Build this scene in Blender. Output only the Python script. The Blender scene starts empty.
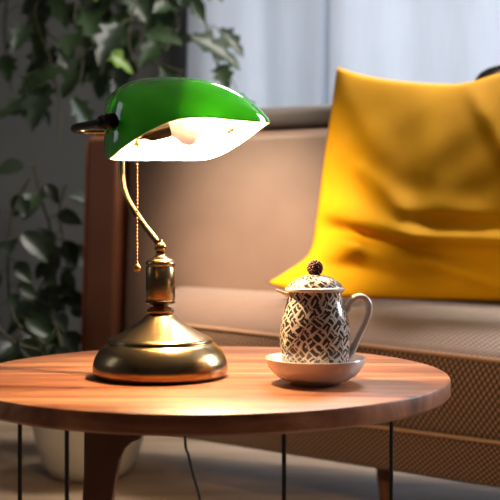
import bpy, bmesh, math, random
from mathutils import Vector, Matrix
random.seed(7)
S = bpy.context.scene
COL = S.collection
PI = math.pi
F = 906.0            # focal length in pixels of a 500 px frame
CAMZ = 0.60          # eye height above the floor
TOP = 0.44           # table top height

# ------------------------------------------------------------------ camera
cam_d = bpy.data.cameras.new('camera'); cam = bpy.data.objects.new('camera', cam_d)
COL.objects.link(cam); S.camera = cam
cam.location = (0, 0, CAMZ); cam.rotation_euler = (PI/2, 0, 0)
cam_d.sensor_width = 36; cam_d.lens = F/500*36; cam_d.clip_start = 0.05
cam_d.dof.use_dof = True; cam_d.dof.focus_distance = 1.17; cam_d.dof.aperture_fstop = 6.0
# ------------------------------------------------------------------ world
W = bpy.data.worlds.new('world'); S.world = W; W.use_nodes = True
bg = W.node_tree.nodes['Background']
bg.inputs[0].default_value = (0.75, 0.78, 0.85, 1); bg.inputs[1].default_value = 0.035
S.view_settings.view_transform = 'Standard'; S.view_settings.look = 'None'
S.view_settings.exposure = 0.0; S.view_settings.gamma = 1.0
S.view_settings.use_curve_mapping = False

def light(name, kind, loc, target, energy, color, size=0.1, sizey=None, spot=None, blend=0.5):
    d = bpy.data.lights.new(name, kind); d.energy = energy; d.color = color
    if kind == 'AREA':
        d.size = size
        if sizey: d.shape = 'RECTANGLE'; d.size_y = sizey
    elif kind in ('POINT', 'SPOT'):
        d.shadow_soft_size = size
    if spot: d.spot_size = spot; d.spot_blend = blend
    o = bpy.data.objects.new(name, d); COL.objects.link(o); o.location = loc
    if target is not None:
        o.rotation_euler = (Vector(target)-Vector(loc)).to_track_quat('-Z', 'Y').to_euler()
    return o
# daylight entering through the curtained window behind the sofa
light('window_daylight', 'AREA', (1.15, 4.25, 1.45), (1.15, 0, 1.3), 44, (0.93, 0.96, 1.0), 2.7, 2.0)
# daylight of the window in the right-hand wall
light('side_window_daylight', 'AREA', (2.75, 2.2, 1.75), (0.3, 1.9, 0.5), 105, (0.93, 0.96, 1.0), 1.2, 1.1)
# soft cool panel added by the left wall for highlights on the lamp
light('left_highlight_panel', 'AREA', (-2.3, 1.25, 1.35), (-0.1, 1.2, 0.6), 2.2, (0.85, 0.92, 1.0), 0.5, 1.0)
# added warm spot without a fixture, brightens the sofa back and seat
light('sofa_glow_spot', 'SPOT', (-0.80, 1.45, 2.05), (0.02, 2.40, 0.60), 900, (1.0, 0.80, 0.58), 0.12, spot=math.radians(24), blend=1.0)
light('overhead_fill', 'AREA', (0.55, 2.6, 2.45), (0.4, 1.9, 0), 70, (1.0, 0.93, 0.86), 0.6)  # added overhead fill for seat, cushion and table, no fixture above

# ------------------------------------------------------------------ helpers
def P(px, py, d):
    """point at distance d in front of the camera plane"""
    return Vector(((px-250)/F*d, d, CAMZ+(250-py)/F*d))
def lin(c):
    return tuple((v/255/12.92 if v/255 <= 0.04045 else ((v/255+0.055)/1.055)**2.4) for v in c)
def interp(tab, x):
    if x <= tab[0][0]: return tab[0][1]
    for (a, b), (c, d) in zip(tab, tab[1:]):
        if x <= c:
            return b+(d-b)*(x-a)/(c-a) if c > a else d
    return tab[-1][1]
def smooth_interp(tab, x):
    # Catmull-Rom over a table
    if x <= tab[0][0]: return tab[0][1]
    if x >= tab[-1][0]: return tab[-1][1]
    for i in range(len(tab)-1):
        if x <= tab[i+1][0]:
            x0, y0 = tab[i]; x1, y1 = tab[i+1]
            h = x1-x0; t = (x-x0)/h
            m0 = (y1-(tab[i-1][1] if i else y0))/(x1-(tab[i-1][0] if i else x0))*h
            j = min(i+2, len(tab)-1)
            m1 = (tab[j][1]-y0)/(tab[j][0]-x0)*h
            return (2*t**3-3*t*t+1)*y0+(t**3-2*t*t+t)*m0+(-2*t**3+3*t*t)*y1+(t**3-t*t)*m1
def props(o, label=None, cat=None, group=None, kind=None):
    if label: o['label'] = label
    if cat: o['category'] = cat
    if group: o['group'] = group
    if kind: o['kind'] = kind
    return o
def empty(name, loc, label, cat, group=None):
    o = bpy.data.objects.new(name, None); COL.objects.link(o); o.location = loc
    o.empty_display_size = 0.05
    return props(o, label, cat, group)
def mesh(name, verts, faces, m, parent=None, smooth=True, uvs=None, angle=None, mats=None, midx=None):
    me = bpy.data.meshes.new(name)
    off = Vector((0, 0, 0))
    p = parent
    while p is not None:
        off += Vector(p.location); p = p.parent
    me.from_pydata([tuple(Vector(v)-off) for v in verts], [], faces)
    me.update()
    if uvs is not None:
        ul = me.uv_layers.new(name='UVMap')
        for l in me.loops: ul.data[l.index].uv = uvs[l.vertex_index]
    for mm in (mats or [m]): me.materials.append(mm)
    if midx:
        for pl, k in zip(me.polygons, midx): pl.material_index = k
    bm = bmesh.new(); bm.from_mesh(me); bmesh.ops.recalc_face_normals(bm, faces=bm.faces); bm.to_mesh(me); bm.free()
    for pl in me.polygons: pl.use_smooth = smooth
    o = bpy.data.objects.new(name, me); COL.objects.link(o)
    if parent is not None: o.parent = parent
    if smooth and angle is not None:
        me.set_sharp_from_angle(angle=math.radians(angle))
    return o
class MB:
    def __init__(s): s.v = []; s.f = []; s.uv = []
    def grid(s, rows, closed_u=False, closed_v=False, uv=None):
        b = len(s.v); nr = len(rows); nc = len(rows[0])
        for i, r in enumerate(rows):
            for j, p in enumerate(r):
                s.v.append(Vector(p)); s.uv.append(uv(i, j) if uv else (j/nc, i/nr))
        for i in range(nr if closed_v else nr-1):
            for j in range(nc if closed_u else nc-1):
                a = b+i*nc+j; c = b+i*nc+(j+1) % nc
                d = b+((i+1) % nr)*nc+(j+1) % nc; e = b+((i+1) % nr)*nc+j
                s.f.append((a, c, d, e))
        return b
    def lathe(s, prof, c, seg=64, axis=None):
        """prof: (r,h) list, revolved about axis through c"""
        ax = Vector(axis or (0, 0, 1)).normalized()
        x = ax.orthogonal().normalized() if axis else Vector((1, 0, 0)); y = ax.cross(x)
        c = Vector(c); rows = []; L = 0; Ls = []
        for i, (r, h) in enumerate(prof):
            if i: L += math.hypot(r-prof[i-1][0], h-prof[i-1][1])
            Ls.append(L)
            rows.append([c+ax*h+(x*math.cos(2*PI*k/seg)+y*math.sin(2*PI*k/seg))*max(r, 1e-5) for k in range(seg+1)])
        R = max(r for r, h in prof)
        s.grid(rows, uv=lambda i, j: (2*PI*R*j/seg, Ls[i]))
    def tube(s, pts, r, seg=12, caps=True):
        pts = [Vector(p) for p in pts]; n = len(pts)
        rr = r if isinstance(r, (list, tuple)) else [r]*n
        t = (pts[1]-pts[0]).normalized(); x = t.orthogonal().normalized(); rows = []
        for i, p in enumerate(pts):
            t2 = (pts[min(i+1, n-1)]-pts[max(i-1, 0)]).normalized()
            x = (x-t2*x.dot(t2)).normalized(); y = t2.cross(x)
            rows.append([p+(x*math.cos(2*PI*k/seg)+y*math.sin(2*PI*k/seg))*rr[i] for k in range(seg)])
        b = s.grid(rows, closed_u=True)
        if caps:
            s.f.append(tuple(b+k for k in range(seg))); s.f.append(tuple(b+(n-1)*seg+k for k in range(seg)))
    def sphere(s, c, r, seg=16, ring=10, sc=(1, 1, 1)):
        c = Vector(c); rows = []
        for i in range(ring+1):
            a = PI*i/ring
            rows.append([c+Vector((r*sc[0]*max(math.sin(a), 1e-4)*math.cos(2*PI*k/seg), r*sc[1]*max(math.sin(a), 1e-4)*math.sin(2*PI*k/seg), r*sc[2]*math.cos(a))) for k in range(seg)])
        s.grid(rows, closed_u=True)
    def box(s, x0, x1, y0, y1, z0, z1):
        b = len(s.v)
        for z in (z0, z1):
            for (x, y) in ((x0, y0), (x1, y0), (x1, y1), (x0, y1)):
                s.v.append(Vector((x, y, z))); s.uv.append((x, y))
        for q in ((0, 3, 2, 1), (4, 5, 6, 7), (0, 1, 5, 4), (1, 2, 6, 5), (2, 3, 7, 6), (3, 0, 4, 7)):
            s.f.append(tuple(b+k for k in q))
    def loft(s, secs):
        """closed loops, capped; uv in metres"""
        n = len(secs[0]); per = []; L = 0
        for k in range(n):
            per.append(L); L += (Vector(secs[0][(k+1) % n])-Vector(secs[0][k])).length
        al = [0]
        for a, c in zip(secs, secs[1:]):
            al.append(al[-1]+(Vector(c[0])-Vector(a[0])).length)
        b = s.grid(secs, closed_u=True, uv=lambda i, j: (al[i], per[j]))
        s.f.append(tuple(b+k for k in range(n))); s.f.append(tuple(b+(len(secs)-1)*n+k for k in range(n)))
    def build(s, name, m, parent=None, smooth=True, angle=40):
        return mesh(name, s.v, s.f, m, parent, smooth, s.uv, angle)
def bevel(o, w, seg=3):
    md = o.modifiers.new('bevel', 'BEVEL'); md.width = w; md.segments = seg; md.limit_method = 'ANGLE'
    return o
def crs(pts, n=8):
    """smooth a polyline"""
    pts = [Vector(p) for p in pts]; out = []
    for i in range(len(pts)-1):
        p0 = pts[max(i-1, 0)]; p1 = pts[i]; p2 = pts[i+1]; p3 = pts[min(i+2, len(pts)-1)]
        for k in range(n):
            t = k/n
            out.append(0.5*((2*p1)+(p2-p0)*t+(2*p0-5*p1+4*p2-p3)*t*t+(3*p1-p0-3*p2+p3)*t**3))
    out.append(pts[-1]); return out

# ------------------------------------------------------------------ materials
def mat(name, col, rough=0.5, metal=0.0, spec=0.5, coat=0.0, sheen=0.0):
    m = bpy.data.materials.new(name); m.use_nodes = True
    b = m.node_tree.nodes['Principled BSDF']
    b.inputs['Base Color'].default_value = (*lin(col), 1); b.inputs['Roughness'].default_value = rough
    b.inputs['Metallic'].default_value = metal; b.inputs['Specular IOR Level'].default_value = spec
    b.inputs['Coat Weight'].default_value = coat; b.inputs['Sheen Weight'].default_value = sheen
    return m
def nd(m, t, **kw):
    n = m.node_tree.nodes.new(t)
    for k, v in kw.items(): setattr(n, k, v)
    return n
def ln(m, a, b): m.node_tree.links.new(a, b)
def coords(m, which='Object', scale=(1, 1, 1), rot=(0, 0, 0)):
    t = nd(m, 'ShaderNodeTexCoord'); mp = nd(m, 'ShaderNodeMapping')
    mp.inputs['Scale'].default_value = scale; mp.inputs['Rotation'].default_value = rot
    ln(m, t.outputs[which], mp.inputs['Vector']); return mp.outputs[0]
def noise(m, vec, scale, detail=4, rough=0.5, dist=0.0):
    n = nd(m, 'ShaderNodeTexNoise'); n.inputs['Scale'].default_value = scale; n.inputs['Detail'].default_value = detail
    n.inputs['Roughness'].default_value = rough; n.inputs['Distortion'].default_value = dist
    ln(m, vec, n.inputs['Vector']); return n.outputs['Fac']
def ramp(m, fac, stops, interpolation='LINEAR'):
    r = nd(m, 'ShaderNodeValToRGB'); r.color_ramp.interpolation = interpolation
    el = r.color_ramp.elements
    while len(el) < len(stops): el.new(0.5)
    for e, (p, c) in zip(el, stops):
        e.position = p; e.color = (*lin(c), 1)
    ln(m, fac, r.inputs[0]); return r.outputs[0]
def bsdf(m): return m.node_tree.nodes['Principled BSDF']
def bump(m, h, strength, dist=0.002):
    b = nd(m, 'ShaderNodeBump'); b.inputs['Strength'].default_value = strength; b.inputs['Distance'].default_value = dist
    ln(m, h, b.inputs['Height']); ln(m, b.outputs[0], bsdf(m).inputs['Normal'])
def math_n(m, op, a, b=None):
    n = nd(m, 'ShaderNodeMath', operation=op)
    for i, v in enumerate((a, b)):
        if v is None: continue
        if isinstance(v, (int, float)): n.inputs[i].default_value = v
        else: ln(m, v, n.inputs[i])
    return n.outputs[0]
def mottled(name, c1, c2, scale, rough, bs=0.0, bscale=200, metal=0.0, spec=0.5, sheen=0.0, vec='Object', sc=(1, 1, 1), coat=0.0):
    m = mat(name, c1, rough, metal, spec, coat, sheen); v = coords(m, vec, sc)
    ln(m, ramp(m, noise(m, v, scale), [(0.3, c1), (0.7, c2)]), bsdf(m).inputs['Base Color'])
    if bs: bump(m, noise(m, v, bscale), bs)
    return m
def wood(name, cols, scale, rot, rough, stretch=14, coat=0.0, spec=0.5):
    m = mat(name, cols[0], rough, spec=spec, coat=coat)
    v = coords(m, 'Object', (scale, scale*stretch, scale*stretch*0.6), (0, 0, rot))
    n1 = noise(m, v, 1.0, 6, 0.62, 0.6)
    ln(m, ramp(m, n1, [(0.30+0.40*i/(len(cols)-1), c) for i, c in enumerate(cols)]), bsdf(m).inputs['Base Color'])
    bump(m, noise(m, v, 5.0, 3), 0.05, 0.001)
    return m
M = {}
M['walnut'] = wood('walnut', [(58, 27, 15), (120, 67, 40), (158, 100, 66), (194, 140, 100)], 1.6, 0.18, 0.43, 13, spec=0.5)
M['walnut_dark'] = wood('walnut_leg', [(56, 30, 18), (92, 54, 32), (110, 66, 40)], 3, 0, 0.5, 1)
M['oak_floor'] = wood('oak_floor', [(116, 92, 70), (152, 126, 100), (172, 146, 120)], 1.0, 0.10, 0.5, 9)
M['wall'] = mottled('painted_wall', (72, 72, 71), (80, 80, 78), 3, 0.9, 0.05)
M['ceiling'] = mottled('ceiling_paint', (200, 200, 198), (210, 210, 208), 3, 0.9)
M['white_paint'] = mottled('white_paint', (215, 218, 220), (225, 226, 228), 6, 0.4)
M['black_metal'] = mottled('black_metal', (14, 14, 15), (20, 20, 21), 30, 0.42, spec=0.4)
M['dark_bronze'] = mottled('dark_bronze', (34, 30, 34), (48, 42, 44), 40, 0.28, metal=0.85)
M['chain'] = mottled('chain_brass', (150, 112, 66), (190, 150, 96), 90, 0.3, metal=0.9)
m = mat('antique_brass', (150, 126, 90), 0.24, 1.0); v = coords(m, 'Object', (2, 2, 160))
ln(m, ramp(m, noise(m, coords(m), 14, 4), [(0.3, (132, 110, 78)), (0.7, (166, 142, 104))]), bsdf(m).inputs['Base Color'])
bump(m, noise(m, v, 3.0, 3), 0.10, 0.001); bsdf(m).inputs['Anisotropic'].default_value = 0.4
M['brass'] = m
M['leather'] = mottled('taupe_leather', (98, 76, 64), (112, 89, 76), 5, 0.5, 0.25, 260, spec=0.4)
M['leather_brown_lit'] = mottled('lamplit_brown_leather', (132, 78, 50), (148, 92, 62), 7, 0.45, 0.2, 260)  # brown side panel, tone lightened to carry the warm lamplight
M['leather_daylit'] = mottled('daylit_leather', (96, 92, 92), (108, 104, 103), 6, 0.5, 0.2, 260)  # top rail: the grey of daylight is put into the leather colour
M['yellow'] = mottled('mustard_cotton', (196, 138, 4), (208, 150, 8), 8, 0.8, 0.30, 420, spec=0.12)
M['grey_cotton'] = mottled('grey_cotton', (120, 122, 126), (134, 136, 140), 12, 0.9, 0.2, 400)
M['cord'] = mottled('black_rubber', (16, 15, 15), (22, 21, 20), 30, 0.5)
# woven seat fabric: diagonal basket weave
m = mat('woven_fabric', (150, 112, 86), 0.85, spec=0.2, sheen=1.0)
bsdf(m).inputs['Sheen Roughness'].default_value = 0.45; bsdf(m).inputs['Sheen Tint'].default_value = (1.0, 0.88, 0.80, 1)
uvv = coords(m, 'UV', (1, 1, 1), (0, 0, 0.08))
sx = nd(m, 'ShaderNodeSeparateXYZ'); ln(m, uvv, sx.inputs[0])
wf = 2*PI/0.012
a = math_n(m, 'SINE', math_n(m, 'MULTIPLY', sx.outputs[0], wf)); b_ = math_n(m, 'SINE', math_n(m, 'MULTIPLY', sx.outputs[1], wf))
pr = math_n(m, 'MULTIPLY', a, b_); w01 = math_n(m, 'ADD', math_n(m, 'MULTIPLY', pr, 0.5), 0.5)
mx = math_n(m, 'ADD', math_n(m, 'MULTIPLY', w01, 0.85), math_n(m, 'MULTIPLY', noise(m, uvv, 380, 2), 0.2))
ln(m, ramp(m, mx, [(0.2, (22, 14, 11)), (0.5, (72, 49, 37)), (0.85, (150, 112, 88))]), bsdf(m).inputs['Base Color'])
bump(m, w01, 0.8, 0.0022)
M['weave'] = m
# pull the piping from the same cloth, plain
M['piping'] = mottled('piping_cloth', (150, 112, 84), (166, 126, 98), 200, 0.8, 0.3, 500)
# green cased glass and its opal lining
m = mat('green_cased_glass', (10, 138, 26), 0.07, spec=0.6, coat=0.6)
nt = m.node_tree; out = nt.nodes['Material Output']
b0 = bsdf(m); tr = nd(m, 'ShaderNodeBsdfTranslucent'); tr.inputs[0].default_value = (*lin((60, 190, 30)), 1)
g = ramp(m, noise(m, coords(m), 5, 2), [(0.3, (4, 108, 30)), (0.7, (10, 124, 30))]); ln(m, g, b0.inputs['Base Color'])
ms = nd(m, 'ShaderNodeMixShader'); ms.inputs[0].default_value = 0.055
ln(m, b0.outputs[0], ms.inputs[1]); ln(m, tr.outputs[0], ms.inputs[2]); ln(m, ms.outputs[0], out.inputs['Surface'])
M['green'] = m
m = mat('opal_glass', (250, 246, 236), 0.25); b0 = bsdf(m); out = m.node_tree.nodes['Material Output']
ln(m, ramp(m, noise(m, coords(m), 9, 2), [(0.3, (250, 246, 236)), (0.7, (246, 241, 230))]), b0.inputs['Base Color'])
tr = nd(m, 'ShaderNodeBsdfTranslucent'); tr.inputs[0].default_value = (1, 0.97, 0.88, 1)
ms = nd(m, 'ShaderNodeMixShader'); ms.inputs[0].default_value = 0.22
ln(m, b0.outputs[0], ms.inputs[1]); ln(m, tr.outputs[0], ms.inputs[2]); ln(m, ms.outputs[0], out.inputs['Surface'])
M['opal'] = m
M['rim'] = mottled('ground_glass_rim', (168, 160, 122), (150, 150, 110), 60, 0.4)
m = mat('frosted_bulb', (225, 190, 172), 0.4)
ln(m, ramp(m, noise(m, coords(m), 30, 1), [(0.3, (205, 180, 168)), (0.7, (212, 188, 176))]), bsdf(m).inputs['Base Color'])
bsdf(m).inputs['Emission Color'].default_value = (1.0, 0.70, 0.58, 1); bsdf(m).inputs['Emission Strength'].default_value = 0.42
M['bulb'] = m
M['socket'] = mottled('socket_metal', (44, 36, 34), (66, 54, 48), 50, 0.25, metal=0.9)
M['porcelain'] = mottled('white_porcelain', (206, 196, 192), (214, 204, 200), 12, 0.16, spec=0.6, coat=0.4)
M['berry'] = mottled('dark_red_glaze', (40, 6, 6), (80, 12, 12), 120, 0.38, spec=0.3)
# hatched porcelain
def hatch(name, thr=0.50):
    m = mat(name, (205, 190, 182), 0.2, spec=0.6, coat=0.3)
    uv = coords(m, 'UV', (1, 1, 1), (0, 0, 0)); n = nd(m, 'ShaderNodeTexNoise'); n.inputs['Scale'].default_value = 60; n.inputs['Detail'].default_value = 2
    ln(m, uv, n.inputs['Vector'])
    mixv = nd(m, 'ShaderNodeVectorMath', operation='MULTIPLY_ADD')
    ln(m, n.outputs['Color'], mixv.inputs[0]); mixv.inputs[1].default_value = (0.011, 0.011, 0); ln(m, uv, mixv.inputs[2])
    s = nd(m, 'ShaderNodeSeparateXYZ'); ln(m, mixv.outputs[0], s.inputs[0])
    U, V = s.outputs[0], s.outputs[1]
    d1 = math_n(m, 'ADD', U, V); d2 = math_n(m, 'SUBTRACT', U, V)
    def sn(x, per): return math_n(m, 'SINE', math_n(m, 'MULTIPLY', x, 2*PI/per))
    # patches alternate between strokes running one way and the other, laced with light lines
    patch = math_n(m, 'MULTIPLY', sn(d1, 0.034), sn(d2, 0.030))
    sel = math_n(m, 'GREATER_THAN', patch, 0.0)
    st1 = math_n(m, 'GREATER_THAN', sn(d1, 0.0092), -0.62); st2 = math_n(m, 'GREATER_THAN', sn(d2, 0.0088), -0.50)
    cut = math_n(m, 'GREATER_THAN', sn(d2, 0.0155), -0.80); cut2 = math_n(m, 'GREATER_THAN', sn(d1, 0.0165), -0.80)
    A = math_n(m, 'MULTIPLY', math_n(m, 'MULTIPLY', st1, cut), sel)
    B = math_n(m, 'MULTIPLY', math_n(m, 'MULTIPLY', st2, cut2), math_n(m, 'SUBTRACT', 1.0, sel))
    d = math_n(m, 'MULTIPLY', math_n(m, 'ADD', A, B), math_n(m, 'GREATER_THAN', noise(m, uv, 130, 2), 0.30))
    ln(m, ramp(m, d, [(0.3, (206, 190, 180)), (0.7, (56, 44, 38))]), bsdf(m).inputs['Base Color'])
    return m
M['hatch'] = hatch('hatched_glaze')
# leaves
def leafmat(name, c1, c2):
    m = mottled(name, c1, c2, 6, 0.42, 0.2, 40, spec=0.5)
    b0 = bsdf(m); out = m.node_tree.nodes['Material Output']; tr = nd(m, 'ShaderNodeBsdfTranslucent'); tr.inputs[0].default_value = (*lin(c2), 1)
    ms = nd(m, 'ShaderNodeMixShader'); ms.inputs[0].default_value = 0.25
    ln(m, b0.outputs[0], ms.inputs[1]); ln(m, tr.outputs[0], ms.inputs[2]); ln(m, ms.outputs[0], out.inputs['Surface'])
    return m
M['leaf'] = leafmat('green_leaf', (28, 44, 28), (54, 76, 40))
M['leaf_dark'] = leafmat('dark_leaf', (26, 38, 27), (42, 56, 36))
M['leaf_lit'] = leafmat('lit_leaf', (90, 120, 36), (122, 152, 50))  # light falling on some leaves, put into a brighter green
M['stem'] = mottled('plant_stem', (60, 62, 38), (78, 70, 46), 20, 0.7)
M['soil'] = mottled('soil', (40, 30, 24), (62, 48, 38), 60, 0.95, 0.6, 120)
M['pot'] = mottled('grey_white_ceramic', (188, 180, 170), (200, 192, 182), 9, 0.55, 0.1, 60)
# curtain cloth
m = mat('sheer_curtain', (226, 230, 236), 0.9, spec=0.1); b0 = bsdf(m); out = m.node_tree.nodes['Material Output']
ln(m, ramp(m, noise(m, coords(m, 'Object', (60, 60, 2)), 3, 3), [(0.3, (186, 193, 203)), (0.7, (202, 208, 217))]), b0.inputs['Base Color'])
tr = nd(m, 'ShaderNodeBsdfTranslucent'); tr.inputs[0].default_value = (0.70, 0.76, 0.84, 1)
ms = nd(m, 'ShaderNodeMixShader'); ms.inputs[0].default_value = 0.5
ln(m, b0.outputs[0], ms.inputs[1]); ln(m, tr.outputs[0], ms.inputs[2]); ln(m, ms.outputs[0], out.inputs['Surface'])
M['curtain'] = m
m = bpy.data.materials.new('window_glass'); m.use_nodes = True; nt = m.node_tree; nt.nodes.remove(bsdf(m))
t = nd(m, 'ShaderNodeBsdfTransparent'); gl = nd(m, 'ShaderNodeBsdfGlossy'); gl.inputs['Roughness'].default_value = 0.02
fr = nd(m, 'ShaderNodeFresnel'); ms = nd(m, 'ShaderNodeMixShader'); ln(m, fr.outputs[0], ms.inputs[0])
ln(m, t.outputs[0], ms.inputs[1]); ln(m, gl.outputs[0], ms.inputs[2]); ln(m, ms.outputs[0], nt.nodes['Material Output'].inputs['Surface'])
M['glass'] = m

# ------------------------------------------------------------------ setting
def struct(name, boxes, m):
    b = MB()
    for q in boxes: b.box(*q)
    return props(b.build(name, m, smooth=False), kind='structure')
X0, X1, Y0, Y1, H = -2.4, 3.0, -2.6, 4.0, 2.5
WX0, WX1, WZ0, WZ1 = -0.14, 2.45, 0.35, 2.30
struct('floor', [(X0, X1, Y0, Y1, -0.05, 0.0)], M['oak_floor'])
struct('ceiling', [(X0, X1, Y0, Y1, H, H+0.05)], M['ceiling'])
struct('wall_left', [(X0-0.1, X0, Y0, Y1+0.12, 0, H)], M['wall'])
struct('wall_right', [(X1, X1+0.1, Y0, 1.4, 0, H), (X1, X1+0.1, 3.0, Y1+0.12, 0, H), (X1, X1+0.1, 1.4, 3.0, 0, 0.9), (X1, X1+0.1, 1.4, 3.0, 2.3, H)], M['wall'])
struct('wall_back', [(X0, WX0, Y1, Y1+0.12, 0, H), (WX1, X1, Y1, Y1+0.12, 0, H), (WX0, WX1, Y1, Y1+0.12, 0, WZ0), (WX0, WX1, Y1, Y1+0.12, WZ1, H)], M['wall'])
struct('baseboard_back', [(X0, X1, Y1-0.015, Y1, 0, 0.09)], M['white_paint'])
w = struct('window_1', [(WX0, WX1, Y1+0.02, Y1+0.07, WZ0, WZ0+0.05), (WX0, WX1, Y1+0.02, Y1+0.07, WZ1-0.05, WZ1), (WX0, WX0+0.05, Y1+0.02, Y1+0.07, WZ0+0.05, WZ1-0.05),
      (WX1-0.05, WX1, Y1+0.02, Y1+0.07, WZ0+0.05, WZ1-0.05), (1.22, 1.28, Y1+0.02, Y1+0.07, WZ0+0.05, WZ1-0.05)], M['white_paint'])
for (a, c) in ((WX0+0.05, 1.22), (1.28, WX1-0.05)):
    g = MB(); g.box(a, c, Y1+0.04, Y1+0.046, WZ0+0.05, WZ1-0.05); g.build('window_pane', M['glass'], w, smooth=False)

# curtains
def curtain(x0, x1, y, seed, label, amp=0.022):
    rnd = random.Random(seed); n = int((x1-x0)/0.008); nz = 24
    ph = [rnd.uniform(0, 6.28) for _ in range(4)]
    rows = []
    for i in range(nz+1):
        z = 0.02+2.42*i/nz; r = []
        for j in range(n+1):
            x = x0+(x1-x0)*j/n
            f = 0.2*math.sin(x*34+ph[0]+0.9*math.sin(x*5+ph[1]))+math.sin(x*13+ph[2]+0.2*z)
            r.append((x+0.01*math.sin(z*2+x*9), y+amp*f*(0.8+0.2*math.sin(z*1.3+x*4)), z))
        rows.append(r)
    b = MB(); b.grid(rows); o = b.build('curtain', M['curtain'], angle=None)
    md = o.modifiers.new('thick', 'SOLIDIFY'); md.thickness = 0.001
    props(o, label, 'curtain', None)
    return o
curtain(-0.27, 0.345, 3.80, 2, 'pale sheer window curtain hanging left, behind the leather backrest')
curtain(0.325, 2.50, 3.72, 5, 'pale sheer window curtain hanging right, behind the yellow cushion')

# ------------------------------------------------------------------ sofa
sofa = empty('sofa', (0.2, 2.2, 0.0), 'brown and taupe leather backed sofa with a woven tan seat behind the round table', 'sofa')
B0 = Vector((-0.3825, 2.62, 0)); UB = Vector((0.94, -0.342, 0)); NB = Vector((0.342, 0.94, 0))
FA = Vector((-0.176, 2.29, 0)); UF = Vector((0.809, -0.588, 0)); NF = Vector((0.588, 0.809, 0))
def front(a): return FA+UF*(-0.075+1.40*a)
def back(a): return B0+UB*(0.12+1.43*a)+NB*0.03
def zp(a): return 0.414-0.056*a*0.95
# cushion cross-sections
secs = []
NA = 70
for i in range(NA+1):
    a = i/NA; pf = front(a); pb = back(a); dr = (pb-pf)
    e = min(1.0, (i+0.6)/4); e = math.sqrt(1-(1-e)**2)     # rounds the left end
    z0 = 0.222; zt = zp(a); loop = []
    prof = [(0.0, 0), (-0.012, 0.25), (-0.020, 0.55), (-0.014, 0.85), (-0.004, 1.0)]
    for bb, k in prof: loop.append(pf+dr*0+NF*(bb)+Vector((0, 0, z0+(zt-z0)*(k*e+0.5*(1-e)))))
    for k in range(1, 15):
        s = k/14.0
        zz = zt+0.085*math.sin(PI/2*min(1, s/0.72))**0.85*e - 0.0*(s)
        loop.append(pf+dr*s+Vector((0, 0, zz-0.05*(1-e))))
    loop.append(pb+Vector((0, 0, z0)))
    secs.append(loop)
b = MB(); b.loft(secs)
b.build('seat_cushion', M['weave'], sofa, angle=60)
b = MB(); b.tube([front(i/40)-NF*0.007+Vector((0, 0, zp(i/40)+0.001)) for i in range(1, 41)], 0.0048, 8)
b.build('piping', M['piping'], sofa)
b = MB(); b.tube([front(i/40)-NF*0.012+Vector((0, 0, 0.219)) for i in range(0, 41)], 0.0045, 8)
b.build('piping', M['piping'], sofa)
secs = []
for i in range(NA+1):
    a = i/NA; pf = front(a)-NF*0.008; pb = back(a)
    secs.append([pf+Vector((0, 0, 0.132)), pf-NF*0.004+Vector((0, 0, 0.17)), pf+Vector((0, 0, 0.216)), pb+Vector((0, 0, 0.216)), pb+Vector((0, 0, 0.132)), pf+NF*0.01+Vector((0, 0, 0.126))])
b = MB(); b.loft(secs); b.build('seat_base', M['weave'], sofa, angle=50)
# backrest
def rounded(w0, w1, z0, z1, r, n=5):
    pts = []
    for cx, cz, a0 in ((w0+r, z0+r, PI), (w1-r, z0+r, 1.5*PI), (w1-r, z1-r, 0), (w0+r, z1-r, 0.5*PI)):
        for k in range(n+1):
            a = a0+PI/2*k/n; pts.append((cx+r*math.cos(a), cz+r*math.sin(a)))
    return pts
def backloft(t0, t1, w0, w1, z0, z1, r, lean=0.05, n=40, endr=0.02):
    secs = []
    for i in range(n+1):
        t = t0+(t1-t0)*i/n
        d = min(t-t0, t1-t); k = 1-math.sqrt(max(0, 1-(1-min(1, d/endr))**2)) if endr else 0
        k *= 0.02
        loop = []
        for (w_, z_) in rounded(w0+k, w1-k, z0+k, z1-k, r):
            loop.append(B0+UB*t+NB*(w_+lean*(z_-0.2)/0.8)+Vector((0, 0, z_)))
        secs.append(loop)
    return secs
def tspan(t0, t1, n, r):
    return [t0+(t1-t0)*i/n for i in range(n+1)]
b = MB(); b.loft(backloft(0.006, 1.55, 0.0, 0.12, 0.15, 0.934, 0.03, n=150)); b.build('backrest', M['leather'], sofa, angle=60)
b = MB(); b.loft(backloft(-0.125, 1.55, 0.02, 0.17, 0.940, 1.003, 0.024, n=160)); b.build('top_rail', M['leather_daylit'], sofa, angle=60)
b = MB(); b.loft(backloft(-0.120, -0.002, -0.02, 0.15, 0.12, 0.936, 0.02, lean=0.04, n=30)); b.build('side_panel', M['leather_brown_lit'], sofa, angle=60)
b = MB(); b.tube([B0+UB*-0.108+NB*(-0.024+0.04*(z-0.2)/0.8)+Vector((0, 0, z)) for z in [0.14+0.78*i/20 for i in range(21)]], 0.003, 8)
b.build('piping', M['leather_brown_lit'], sofa)
for (x, y) in ((0.300, 2.03), (1.05, 1.62), (-0.41, 2.68), (1.2, 2.08)):
    b = MB(); b.tube([(x, y, 0.13), (x+0.002, y, 0.08), (x+0.008, y-0.004, 0.0)], [0.0185, 0.0165, 0.011], 20)
    b.build('leg', M['walnut_dark'], sofa)

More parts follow.
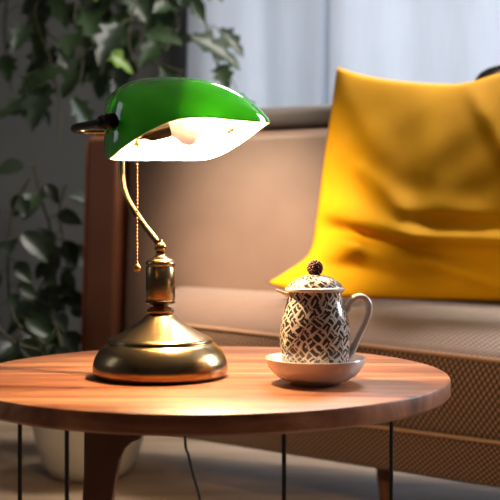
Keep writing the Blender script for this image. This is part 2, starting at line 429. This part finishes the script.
# ------------------------------------------------------------------ cushions
def cushion(name, L, R, T, Bm, bulge, backb, creases, m, label, n=90, wr=0.0):
    """L,R: (v, px, py, d); T,Bm: (u, px, py, d) border curves of the front"""
    def ev(tab, x): return Vector([smooth_interp([(q[0], q[k]) for q in tab], x) for k in (1, 2, 3)])
    c00, c10, c01, c11 = ev(T, 0), ev(T, 1), ev(Bm, 0), ev(Bm, 1)
    fr, bk = [], []
    for i in range(n+1):
        v = i/n; r1 = []; r2 = []
        for j in range(n+1):
            u = j/n
            p = ev(T, u)*(1-v)+ev(Bm, u)*v+ev(L, v)*(1-u)+ev(R, v)*u-(c00*(1-u)*(1-v)+c10*u*(1-v)+c01*(1-u)*v+c11*u*v)
            e = max(0, math.sin(PI*u)*math.sin(PI*v)); w_ = e**0.55
            d = bulge*w_
            for (x0, y0, x1, y1, amp, sg, skew) in creases:
                dx, dy = x1-x0, y1-y0; LL = math.hypot(dx, dy)
                s = ((p.x-x0)*dx+(p.y-y0)*dy)/LL/LL; q = ((p.x-x0)*-dy+(p.y-y0)*dx)/LL
                fall = math.exp(-max(0, -s, s-1)**2*16)
                sgm = sg if q > 0 else sg*skew
                d += amp*math.exp(-q*q/sgm/sgm)*fall*min(1, w_*1.6)
            d += wr*(math.sin(p.x*.11+p.y*.05)*math.sin(p.y*.07-p.x*.03+1))*w_
            r1.append(P(p.x, p.y, p.z-d)); r2.append(P(p.x, p.y, p.z+backb*w_))
        fr.append(r1); bk.append(r2)
    b = MB(); b.grid(fr); b.grid(bk)
    nn = (n+1)*(n+1)
    o = mesh(name, b.v, b.f, m, None, True, b.uv)
    bm = bmesh.new(); bm.from_mesh(o.data); bmesh.ops.remove_doubles(bm, verts=bm.verts, dist=0.0004); bmesh.ops.recalc_face_normals(bm, faces=bm.faces); bm.to_mesh(o.data); bm.free()
    for pl in o.data.polygons: pl.use_smooth = True
    props(o, label, 'cushion'); return o
T = [(0, 337, 67, 2.42), (.12, 362, 75, 2.405), (.3, 400, 81, 2.345), (.5, 447, 84, 2.28), (.62, 474, 81, 2.235), (.75, 510, 70, 2.20), (1, 580, 58, 2.08)]
Bm = [(0, 267, 283, 2.26), (.12, 300, 293, 2.23), (.3, 352, 298, 2.17), (.6, 450, 300, 2.06), (1, 600, 302, 1.92)]
Lc = [(0, 337, 67, 2.42), (.2, 331, 110, 2.40), (.45, 323, 165, 2.37), (.7, 316, 218, 2.33), (.84, 308, 254, 2.29), (.93, 285, 272, 2.27), (1, 267, 283, 2.26)]
Rc = [(0, 580, 58, 2.08), (.5, 575, 180, 2.02), (1, 600, 302, 1.92)]
cr = [(336, 214, 410, 236, 0.030, 9, 2.2), (410, 236, 500, 240, 0.022, 9, 1.8), (300, 268, 350, 246, 0.026, 14, 1.5), (350, 246, 420, 262, 0.018, 12, 1.2),
      (364, 172, 400, 206, 0.012, 8, 1.5), (400, 206, 470, 212, 0.010, 10, 1.4), (460, 84, 430, 170, 0.007, 14, 1.6), (340, 75, 375, 150, 0.012, 12, 1.5),
      (470, 88, 505, 150, 0.012, 9, 1.4), (430, 262, 500, 285, 0.014, 9, 1.2), (345, 232, 420, 248, -0.020, 7, 1.0), (420, 225, 500, 226, -0.014, 8, 1.0), (320, 262, 400, 280, -0.008, 7, 1)]
cushion('cushion', Lc, Rc, T, Bm, 0.095, 0.012, [c[:4]+(c[4]*1.5,)+c[5:] for c in cr], M['yellow'], 'large mustard yellow cushion with soft creases leaning on the sofa back', wr=0.004)
T2 = [(0, 474, 84, 2.30), (.10, 482, 74, 2.295), (.3, 500, 66, 2.275), (.7, 560, 58, 2.21), (1, 620, 62, 2.14)]
B2 = [(0, 480, 200, 2.27), (.5, 550, 205, 2.185), (1, 620, 210, 2.10)]
L2 = [(0, 474, 84, 2.30), (.3, 476, 120, 2.295), (1, 480, 200, 2.27)]
R2 = [(0, 620, 62, 2.14), (1, 620, 210, 2.10)]
gc = cushion('cushion', L2, R2, T2, B2, 0.025, 0.004, [], M['grey_cotton'], 'grey cushion with black piping, mostly hidden behind the yellow one', n=40)
b = MB(); b.tube([P(x, y, d) for x, y, d in [(474, 100, 2.298), (474, 90, 2.30), (476, 81, 2.30), (482, 73.5, 2.295), (490, 69, 2.285), (500, 66, 2.275), (530, 61, 2.245), (560, 58, 2.21), (590, 59, 2.175), (620, 62, 2.14)]], 0.0045, 8)
o = b.build('piping', M['cord'], gc); o['label'] = 'black piping'

# ------------------------------------------------------------------ table
TC = Vector((-0.0555, 1.197, 0)); TR = 0.313
tab = empty('coffee_table', TC, 'round walnut coffee table on black rod legs in the foreground', 'table')
pr_ = []
t_ = 0.0235
for r, z in ((0.0, TOP), (TR*0.5, TOP), (TR-0.003, TOP), (TR-0.001, TOP-0.001), (TR, TOP-0.003), (TR, TOP-t_+0.004), (TR-0.003, TOP-t_+0.001), (TR-0.008, TOP-t_), (TR*.5, TOP-t_), (0, TOP-t_)):
    pr_.append((r, z))
b = MB(); b.lathe(pr_, TC, 128); b.build('table_top', M['walnut'], tab, angle=35)
ZB = TOP-t_
def loop_leg(pa, pb):
    pa = Vector(pa); pb = Vector(pb); r = 0.0024
    up = lambda p, z: Vector((p.x, p.y, z))
    dd = (pb-pa).normalized()*0.012
    pts = [up(pa, ZB), up(pa, 0.2), up(pa, 0.016), up(pa+dd*.3, 0.007), up(pa+dd, 0.0035), up(pb-dd, 0.0035), up(pb-dd*.3, 0.007), up(pb, 0.016), up(pb, 0.2), up(pb, ZB)]
    b = MB(); b.tube(pts, r, 12)
    for p in (pa, pb): b.lathe([(0.009, ZB-0.003), (0.009, ZB)], (p.x, p.y, 0), 16)
    return b
for k, (pa, pb) in enumerate((((-0.254, 1.0, 0), (-0.192, 0.95, 0)), ((0.0357, 0.95, 0), (0.173, 1.11, 0)))):
    o = loop_leg(pa, pb).build('leg', M['black_metal'], tab); o['label'] = 'black metal rod leg'
# carved wooden leg with a flared bracket
prof = [(86, 434), (85.5, 470), (84, 500), (82, 560), (81, 651.5), (98, 651.5), (106, 560), (113.5, 500), (117, 478), (121, 458), (126, 447), (133, 440.5), (142, 437), (150, 434)]
d0 = 1.35; pts = []
for (x, y) in prof:
    q = P(x, y, d0); q.z = max(q.z, 0.0); 
    if y < 435: q.z = ZB
    pts.append(q)
n = len(pts); vs = [q+Vector((0, -0.016, 0)) for q in pts]+[q+Vector((0, 0.016, 0)) for q in pts]
fs = [tuple(range(n)), tuple(range(2*n-1, n-1, -1))]+[(i, (i+1) % n, (i+1) % n+n, i+n) for i in range(n)]
o = bevel(mesh('leg', vs, fs, M['walnut_dark'], tab, smooth=False), 0.003); o['label'] = 'brown wooden leg flared at the top'

# ------------------------------------------------------------------ lamp
LD = 1.15; px = LD/F; LC = P(160.5, 376, LD); LC.z = TOP
lamp = empty('desk_lamp', LC, "banker's desk lamp with green glass shade and brass base, switched on", 'lamp')
def scal(prof): return [(r*px, h*px) for r, h in prof]
b = MB(); b.lathe(scal([(0, 0), (61, 0), (64.5, 1.0), (66.5, 3.5), (67.3, 8), (66.8, 13), (65, 19), (61.5, 25.5), (57.5, 30), (54, 32.8), (52.2, 33.6), (51.8, 34.6), (52, 36), (51, 37.3), (47, 39.5), (40, 43), (32, 47.5), (25, 52), (19, 56.5), (15, 60), (13, 62), (9, 62.5), (0, 62.5)]), LC, 128)
b.build('base', M['brass'], lamp, angle=50)
b = MB(); b.lathe(scal([(9, 62.5), (12.5, 62.8), (13.6, 64.5), (13.4, 66.5), (11, 68.5), (8, 69.3), (7.2, 70.3), (8, 71.2), (13.5, 72.3), (14.8, 73.4), (14.8, 75.4), (14.0, 76.0), (14.0, 77.2), (14.6, 78), (14.6, 108), (14.0, 109), (14.0, 110), (14.8, 111), (14.8, 113), (13.6, 115.5), (10, 117.5), (7.5, 118.5), (5.6, 120.0), (4.6, 121.8), (4.8, 123.5), (0, 124)]), LC, 64)
b.build('column', M['brass'], lamp, angle=40)
b = MB(); b.sphere(LC+Vector((0, 0, 128.5*px)), 6.3*px, 24, 16)
b.tube([LC+Vector((0, 0, 128*px)), P(158.6, 240.5, 1.151)], [3.6*px, 4.4*px], 16)
b.build('joint', M['brass'], lamp)
SP = crs([P(159.5, 246, 1.150), P(154.5, 238, 1.152), P(146.5, 228, 1.158), (P(137, 214.5, 1.166)), P(128.5, 201, 1.174), P(124, 189, 1.182), P(122, 176, 1.19), P(122, 160, 1.20), P(124, 142, 1.205), P(127, 133, 1.206)], 8)
b = MB(); b.tube(SP, 3.5*px, 16); b.build('stem', M['brass'], lamp)
# shade curves
tT = [(104, 121), (105, 110), (108, 100.5), (113, 93), (120, 87.5), (130, 84), (142, 82.5), (158, 83), (180, 85.5), (205, 89), (225, 93), (240, 98), (252, 104.5), (262, 112), (268, 118), (270.5, 122)]
tN = [(104, 150), (106, 157), (108, 158.5), (112, 156), (120, 149.5), (135, 139), (150, 130.5), (165, 123.5), (178, 119.3), (190, 117.8), (205, 117.8), (225, 119.2), (250, 121.3), (268, 122.6), (270.5, 122.8)]
tF = [(104, 150), (106, 157), (108, 158.8), (113, 160), (130, 160.5), (170, 160.5), (200, 160.3), (210, 159), (222, 155), (236, 147.5), (252, 137), (264, 127.5), (270.5, 122.8)]
D0 = 1.13; XA, XB = 104.0, 270.5
def shade_rows(inset, ns=110, nt=48):
    rows = []
    for i in range(ns+1):
        s = i/ns
        s = 0.5-0.5*math.cos(PI*s) if True else s
        x = XA+(XB-XA)*s
        u = 2*s-1
        w_ = 0.062*(1-abs(u)**(2.6))**(1/2.2)+1e-4
        xx = XA+inset*1.0+(XB-XA-inset*2.2)*s
        n = P(xx, smooth_interp(tN, x), D0-w_+min(inset*px, w_*.9)); f = P(xx, smooth_interp(tF, x), D0+w_-min(inset*px, w_*.9)); t = P(xx, smooth_interp(tT, x)+inset, D0)
        c = (n+f)/2; up = t-c; up.y = 0; hv = (f-n)/2
        row = []
        for k in range(nt+1):
            th = PI*k/nt; cs, sn = math.cos(th), math.sin(th)
            e = 0.78
            row.append(c-hv*math.copysign(abs(cs)**e, cs)+up*(max(sn, 0)**e))
        rows.append(row)
    return rows
ro = shade_rows(0.0); ri = shade_rows(2.2)
b = MB(); b.grid(ro); shade = b.build('lamp_shade', M['green'], lamp, angle=None); shade['label'] = 'green glass shade'
b = MB(); b.grid(ri); o = b.build('shade_lining', M['opal'], shade, angle=None); o['label'] = 'white inner glass of the shade'
b = MB()
b.grid([[r[0] for r in ro], [r[0]*0.5+q[0]*0.5-Vector((0, 0, 0.0006)) for r, q in zip(ro, ri)], [r[0] for r in ri]])
b.grid([[r[-1] for r in ro], [r[-1]*0.5+q[-1]*0.5-Vector((0, 0, 0.0006)) for r, q in zip(ro, ri)], [r[-1] for r in ri]])
b.build('shade_rim', M['rim'], shade, angle=None)
# yoke arm and pivot
b = MB(); b.tube(crs([P(127, 131, 1.206), P(100, 131.5, 1.20), P(84, 131.5, 1.192), P(75, 130.5, 1.175)], 6), [2.9*px]*19, 14)
b.build('yoke', M['brass'], lamp)
b = MB(); b.tube(crs([P(127, 131, 1.206), P(160, 126, 1.222), P(205, 126, 1.222), P(229, 129, 1.205), P(229.5, 129, 1.17)], 6), 2.9*px, 14)
b.build('yoke', M['brass'], lamp)
b = MB()
pts = crs([P(76, 130, 1.178), P(74.3, 128.8, 1.165), P(77, 127.2, 1.145), P(88, 125.2, 1.118), P(101, 122.6, 1.090)], 6)
b.tube(pts, [3.0*px+(0.9*px)*min(1, i/8) for i in range(len(pts))], 16); b.sphere(pts[0], 3.0*px, 14, 8)
b.build('side_arm', M['dark_bronze'], lamp)
b = MB()
ax = (P(116, 120.0, 1.074)-P(102, 122.3, 1.088)).normalized(); o0 = P(102, 122.3, 1.088)
b.lathe([(0, -0.002), (5.5*px, -0.002), (6.8*px, 0.0), (6.8*px, 0.005), (5.2*px, 0.0062), (4.8*px, 0.009), (6.2*px, 0.0105), (7.8*px, 0.012), (8.0*px, 0.017), (7.0*px, 0.0195), (0, 0.020)], o0, 32, axis=ax)
b.build('pivot_knob', M['dark_bronze'], lamp, angle=35)
b = MB(); q = P(229.5, 129, 1.170); b.lathe([(0, 0), (2.6*px, 0), (4.4*px, 0.001), (4.4*px, 0.004), (2.8*px, 0.006), (0, 0.007)], q, 24, axis=(-0.15, -1, -0.25))
b.build('finial_nut', M['brass'], lamp)
# socket, bulb
SA, SB = P(141, 134.5, 1.125), P(170.5, 127.5, 1.125); ax = (SB-SA).normalized()
L_ = (SB-SA).length
b = MB(); b.lathe([(0, -0.004), (4.5*px, -0.004), (5.5*px, 0.004), (8.5*px, 0.010), (9.2*px, 0.013), (9.2*px, L_-0.004), (8.6*px, L_), (0, L_)], SA, 32, axis=ax)
sock = b.build('socket', M['socket'], lamp, angle=35)
b = MB(); b.tube([SA-ax*0.003, P(122, 139, 1.118), P(112, 122, 1.113)], 2.2*px, 10); b.build('socket_bracket', M['dark_bronze'], lamp)
BAX = Vector((0.93, 0.0, -0.12)).normalized()
b = MB(); prof = [(6.5*px, 0), (7.5*px, 2*px), (9*px, 5*px)]
for k in range(0, 17):
    a = PI*(0.26+0.74*k/16); prof.append((15.0*px*math.sin(a)*(1 if k else 0.95), 19*px-15.0*px*math.cos(a)))
b.lathe(prof, SB-ax*0.001, 40, axis=BAX); bulb = b.build('light_bulb', M['bulb'], lamp); bulb['label'] = 'frosted white bulb'
pl = light('lamp_glow', 'POINT', P(208, 140, 1.135), None, 17, (1.0, 0.70, 0.36), 0.007)
pl.parent = lamp; pl.location = Vector(pl.location)-LC
# pull chain
b = MB(); c0 = P(137, 141, 1.09); cp = 1.09/F
b.lathe([(0, 1.5*cp), (1.2*cp, 1.5*cp), (1.6*cp, 0), (3.6*cp, -3.6*cp), (3.6*cp, -4.6*cp), (0, -4.6*cp)], c0, 20)
z = c0.z-5.5*cp; end = P(137, 263, 1.09).z
b.tube([(c0.x, c0.y, z), (c0.x, c0.y, end)], 0.3*cp, 6)
while z > end:
    b.sphere((c0.x, c0.y, z), 1.15*cp, 8, 6); z -= 3.6*cp
ch = b.build('pull_chain', M['chain'], lamp)
b = MB(); b.lathe([(0, 6*cp), (1.4*cp, 6*cp), (1.6*cp, 4.2*cp), (3.0*cp, 3*cp), (4.0*cp, 1*cp), (4.0*cp, -1*cp), (3*cp, -3.2*cp), (1.5*cp, -4.2*cp), (0, -4.4*cp)], P(137, 268, 1.09), 20)
b.build('chain_pull', M['chain'], ch)
b = MB(); b.tube([P(137, 140, 1.09), P(138, 137.5, 1.10), P(142, 135.5, 1.115)], 1.3*cp, 8); b.build('switch', M['dark_bronze'], lamp)
# power cord: out of the base, over the back of the table and down to the floor
cz = TOP+0.0022
pts = crs([(LC.x+0.01, LC.y+0.07, cz+0.003), (-0.108, 1.30, cz), (-0.1095, 1.42, cz), (-0.1095, 1.488, cz), (-0.1095, 1.508, cz), (-0.1095, 1.5165, TOP-0.006), P(185, 437, 1.519), P(188.5, 455, 1.517), P(193, 474, 1.52), P(200, 500, 1.53), P(206, 540, 1.55), (-0.02, 1.60, 0.004), (0.10, 1.75, 0.0035), (0.22, 1.95, 0.0035)], 8)
b = MB(); b.tube(pts, 0.0024, 10); o = b.build('power_cord', M['cord'], lamp); o['label'] = 'black power cord'

# ------------------------------------------------------------------ saucer and pot
CD = 1.09; cp = CD/F; SC = P(315.5, 383, CD); SC.z = TOP
def sc2(prof): return [(r*cp, h*cp) for r, h in prof]
b = MB(); b.lathe(sc2([(0, 1.5), (20, 1.5), (22, 0), (25, 0), (26.5, 1.8), (33, 4), (41, 9), (47, 16), (50.2, 23.4), (50.8, 25.2), (50.2, 26), (49.2, 25.4), (46, 18.5), (40, 11.5), (32, 7), (24, 5.2), (0, 5)]), SC, 96)
o = b.build('saucer', M['porcelain'], angle=50); props(o, 'deep white porcelain saucer under the patterned pot', 'saucer')
PC = P(315, 383, CD); PC.z = TOP+5.4*cp
pot = empty('covered_mug', PC, 'lidded porcelain mug with a dark hatched pattern, standing in the white saucer', 'mug')
b = MB(); body = [(0, 0), (26, 0), (29, 1), (31.5, 4), (32.6, 10), (33.4, 18), (34.6, 28), (35.3, 38), (35.0, 48), (33.5, 58), (31, 67), (28.6, 74), (27.0, 80), (26.6, 84), (27.2, 86), (26.4, 87), (25, 86.4), (25, 80)]
b.lathe(sc2(body), PC, 96); b.build('body', M['hatch'], pot, angle=50)
b = MB(); b.lathe(sc2([(0, 85.2), (25, 85.2), (28.6, 86.4), (29.8, 87.6), (29.8, 89.2), (28.6, 90.4), (27.6, 90.6)]), PC, 72)
lid = b.build('lid', M['porcelain'], pot, angle=40)
b = MB(); b.lathe(sc2([(27.8, 90.5), (26, 93.5), (22, 97), (17, 100), (11, 102), (6, 103), (0, 103.2)]), PC, 72); b.build('lid_dome', M['hatch'], lid)
kc = PC+Vector((0, 0, 109.5*cp))
b = MB(); b.lathe(sc2([(0, 102.5), (4.5, 102.8), (4.0, 104.5), (4.2, 106), (0, 106)]), PC, 20)
random.seed(3)
b.sphere(kc, 6.9*cp, 20, 14)
for k in range(60):
    y = 1-2*(k+0.5)/60; r = math.sqrt(1-y*y); th = k*2.39996
    b.sphere(kc+Vector((r*math.cos(th), r*math.sin(th), y))*6.8*cp, 1.7*cp, 8, 6)
o = b.build('lid_knob', M['berry'], lid); o['label'] = 'dark red berry-shaped knob'
# pouring lip
rows = []
for i in range(9):
    s = i/8; row = []
    cx = PC+Vector((-(24+14.5*s)*cp, 0, (84.5+4.0*s**1.5)*cp)); w_ = (7.5*(1-s)+2.4*s)*cp; dp = (6*(1-s)+1.8*s)*cp
    for k in range(13):
        a = PI+PI*k/12; row.append(cx+Vector((0, w_*math.cos(a), dp*math.sin(a))))
    for k in range(13):
        a = 2*PI-PI*k/12; row.append(cx+Vector((0, (w_-1.0*cp)*math.cos(a), (dp-1.0*cp)*math.sin(a)+0.3*cp)))
    rows.append(row)
b = MB(); b.loft(rows); b.build('spout', M['porcelain'], pot, angle=60)
hp = crs([P(343, 315, CD), P(347.5, 309, CD), P(351, 301.5, CD), P(357, 297, CD), P(364, 298, CD), P(368.6, 304, CD), P(368.6, 313, CD), P(365, 323, CD), P(360, 333, CD), P(356, 342, CD), P(352, 351, CD), P(347.5, 357, CD), P(343.5, 358, CD)], 6)
b = MB(); b.tube(hp, 3.5*cp, 16); b.build('handle', M['porcelain'], pot)

# ------------------------------------------------------------------ plants
def leaf(b, base, direc, up, L, Wd, lobed, rnd):
    d = Vector(direc).normalized(); up = Vector(up); s = d.cross(up).normalized(); nrm = s.cross(d).normalized()
    n = 10; rows = []
    curl = rnd.uniform(0.15, 0.5)
    for i in range(n+1):
        t = i/n; w_ = Wd*math.sin(PI*min(1, t*0.93+0.07))**0.8*(1-0.25*t)
        if lobed: w_ *= (0.72+0.28*math.cos(t*2*PI*3.5))
        if i == n: w_ = Wd*0.01
        c = Vector(base)+d*L*t-Vector((0, 0, 1))*curl*L*t*t*0.8
        rows.append([c+s*w_*q+nrm*(abs(q)*w_*0.35) for q in (-1, -0.55, 0, 0.55, 1)])
    b.grid(rows)
def vine(st, lf, path, rnd, L, every, lobed=True, spread=1.0, mats=1):
    pts = crs(path, 6); st.tube(pts, 0.004, 6)
    acc = 0; k = 0
    for p, q in zip(pts, pts[1:]):
        acc += (q-p).length
        if acc > every:
            acc = 0; k += 1
            ang = k*2.4+rnd.uniform(-.6, .6)
            dirc = Vector((math.cos(ang)*spread, math.sin(ang)*0.7-0.35, rnd.uniform(-0.8, 0.5)))
            l = L*rnd.uniform(0.7, 1.2)
            pet = p+dirc.normalized()*l*0.45
            st.tube([p, (p+pet)/2+Vector((0, 0, 0.01)), pet], 0.0018, 5)
            leaf(lf[rnd.randrange(len(lf))], pet, dirc+Vector((0, 0, -0.5)), (rnd.uniform(-.3, .3), -0.9, 0.6), l, l*0.42, lobed, rnd)
rnd = random.Random(11)
tp = empty('trailing_plant', P(95, -60, 3.2), 'large leafy trailing plant hanging down the grey wall above the lamp', 'plant')
st, la, lb, lc = MB(), MB(), MB(), MB()
d = 3.2
hub = P(105, -75, d)
paths = [
 [hub, P(60, -30, d), P(35, 10, d), P(50, 60, 3.15), P(60, 110, 3.1), P(58, 138, 3.1)],
 [hub, P(80, -30, d), P(75, 20, 3.1), P(82, 60, 3.05), P(78, 88, 3.05)],
 [hub, P(105, -20, d), P(112, 30, 3.2), P(100, 75, 3.2)],
 [hub, P(130, -40, d), P(135, 0, 3.1), P(128, 40, 3.1), P(140, 72, 3.1)],
 [hub, P(150, -50, d), P(165, -10, 3.2), P(178, 25, 3.25), P(165, 50, 3.2)],
 [hub, P(160, -60, d), P(195, -20, 3.3), P(205, 20, 3.3), P(215, 60, 3.3), P(232, 80, 3.3)],
 [hub, P(40, -50, 3.3), P(10, -10, 3.3), P(5, 40, 3.3), P(12, 90, 3.3)],
 [hub, P(110, -30, 3.3), P(150, 20, 3.4), P(152, 60, 3.4), P(185, 72, 3.4)],
 [hub, P(90, -30, 3.35), P(40, 20, 3.35), P(90, 60, 3.35), P(120, 60, 3.35)],
]
for i, pth in enumerate(paths):
    vine(st, [la, lb, la] if i != 1 else [lc, la], pth, rnd, 0.155, 0.055)
b = st; b.build('stem', M['stem'], tp)
for bb, mm in ((la, 'leaf'), (lb, 'leaf_dark'), (lc, 'leaf_lit')):
    bb.build('foliage', M[mm], tp, angle=None)
b = MB(); b.lathe([(0, 0.0), (0.09, 0.0), (0.11, 0.05), (0.125, 0.14), (0.13, 0.15), (0.118, 0.15), (0.10, 0.12), (0, 0.12)], hub-Vector((0, 0, 0.13)), 40)
b.build('hanging_pot', M['pot'], tp, angle=40)
b = MB()
for a in (0.3, 2.4, 4.5):
    b.tube([hub+Vector((0.12*math.cos(a), 0.12*math.sin(a), 0.01)), hub+Vector((0, 0, 0.45)), Vector((hub.x, hub.y, H))], 0.002, 6)
b.build('hanger', M['cord'], tp)
# floor plant in the pale pot
PD = 2.42; fc = P(90, 0, PD); fc.z = 0
fp = empty('potted_plant', fc, 'fine dark-leaved floor plant in a pale ceramic pot left of the sofa', 'plant')
b = MB(); b.lathe([(0, 0.0), (0.085, 0.0), (0.105, 0.008), (0.125, 0.04), (0.146, 0.11), (0.156, 0.18), (0.156, 0.235), (0.150, 0.242), (0.143, 0.235), (0.14, 0.2), (0, 0.2)], fc, 64)
b.build('flower_pot', M['pot'], fp, angle=40)
b = MB(); b.lathe([(0.1415, 0.203), (0.1, 0.209), (0, 0.212)], fc, 32); b.build('soil', M['soil'], fp)
st, la, lb = MB(), MB(), MB()
so = fc+Vector((-0.06, 0.03, 0.20))
rnd = random.Random(5)
for pth in ([so, P(60, 340, 2.55), P(50, 300, 2.7), P(55, 250, 2.75), P(40, 195, 2.75), P(35, 165, 2.75)],
            [so, P(50, 350, 2.5), P(15, 320, 2.55), P(8, 270, 2.6), P(12, 215, 2.6), P(30, 178, 2.6)],
            [so, P(60, 350, 2.6), P(62, 320, 2.75), P(68, 270, 2.85), P(60, 215, 2.85), P(66, 185, 2.85)],
            [so, P(45, 355, 2.5), P(20, 345, 2.5), P(0, 330, 2.5), P(-20, 300, 2.5)],
            [so, P(55, 350, 2.55), P(40, 335, 2.6), P(30, 310, 2.65), P(45, 280, 2.7)]):
    vine(st, [la, la, lb], pth, rnd, 0.075, 0.026, lobed=False)
st.build('stem', M['stem'], fp); la.build('foliage', M['leaf_dark'], fp, angle=None); lb.build('foliage', M['leaf'], fp, angle=None)
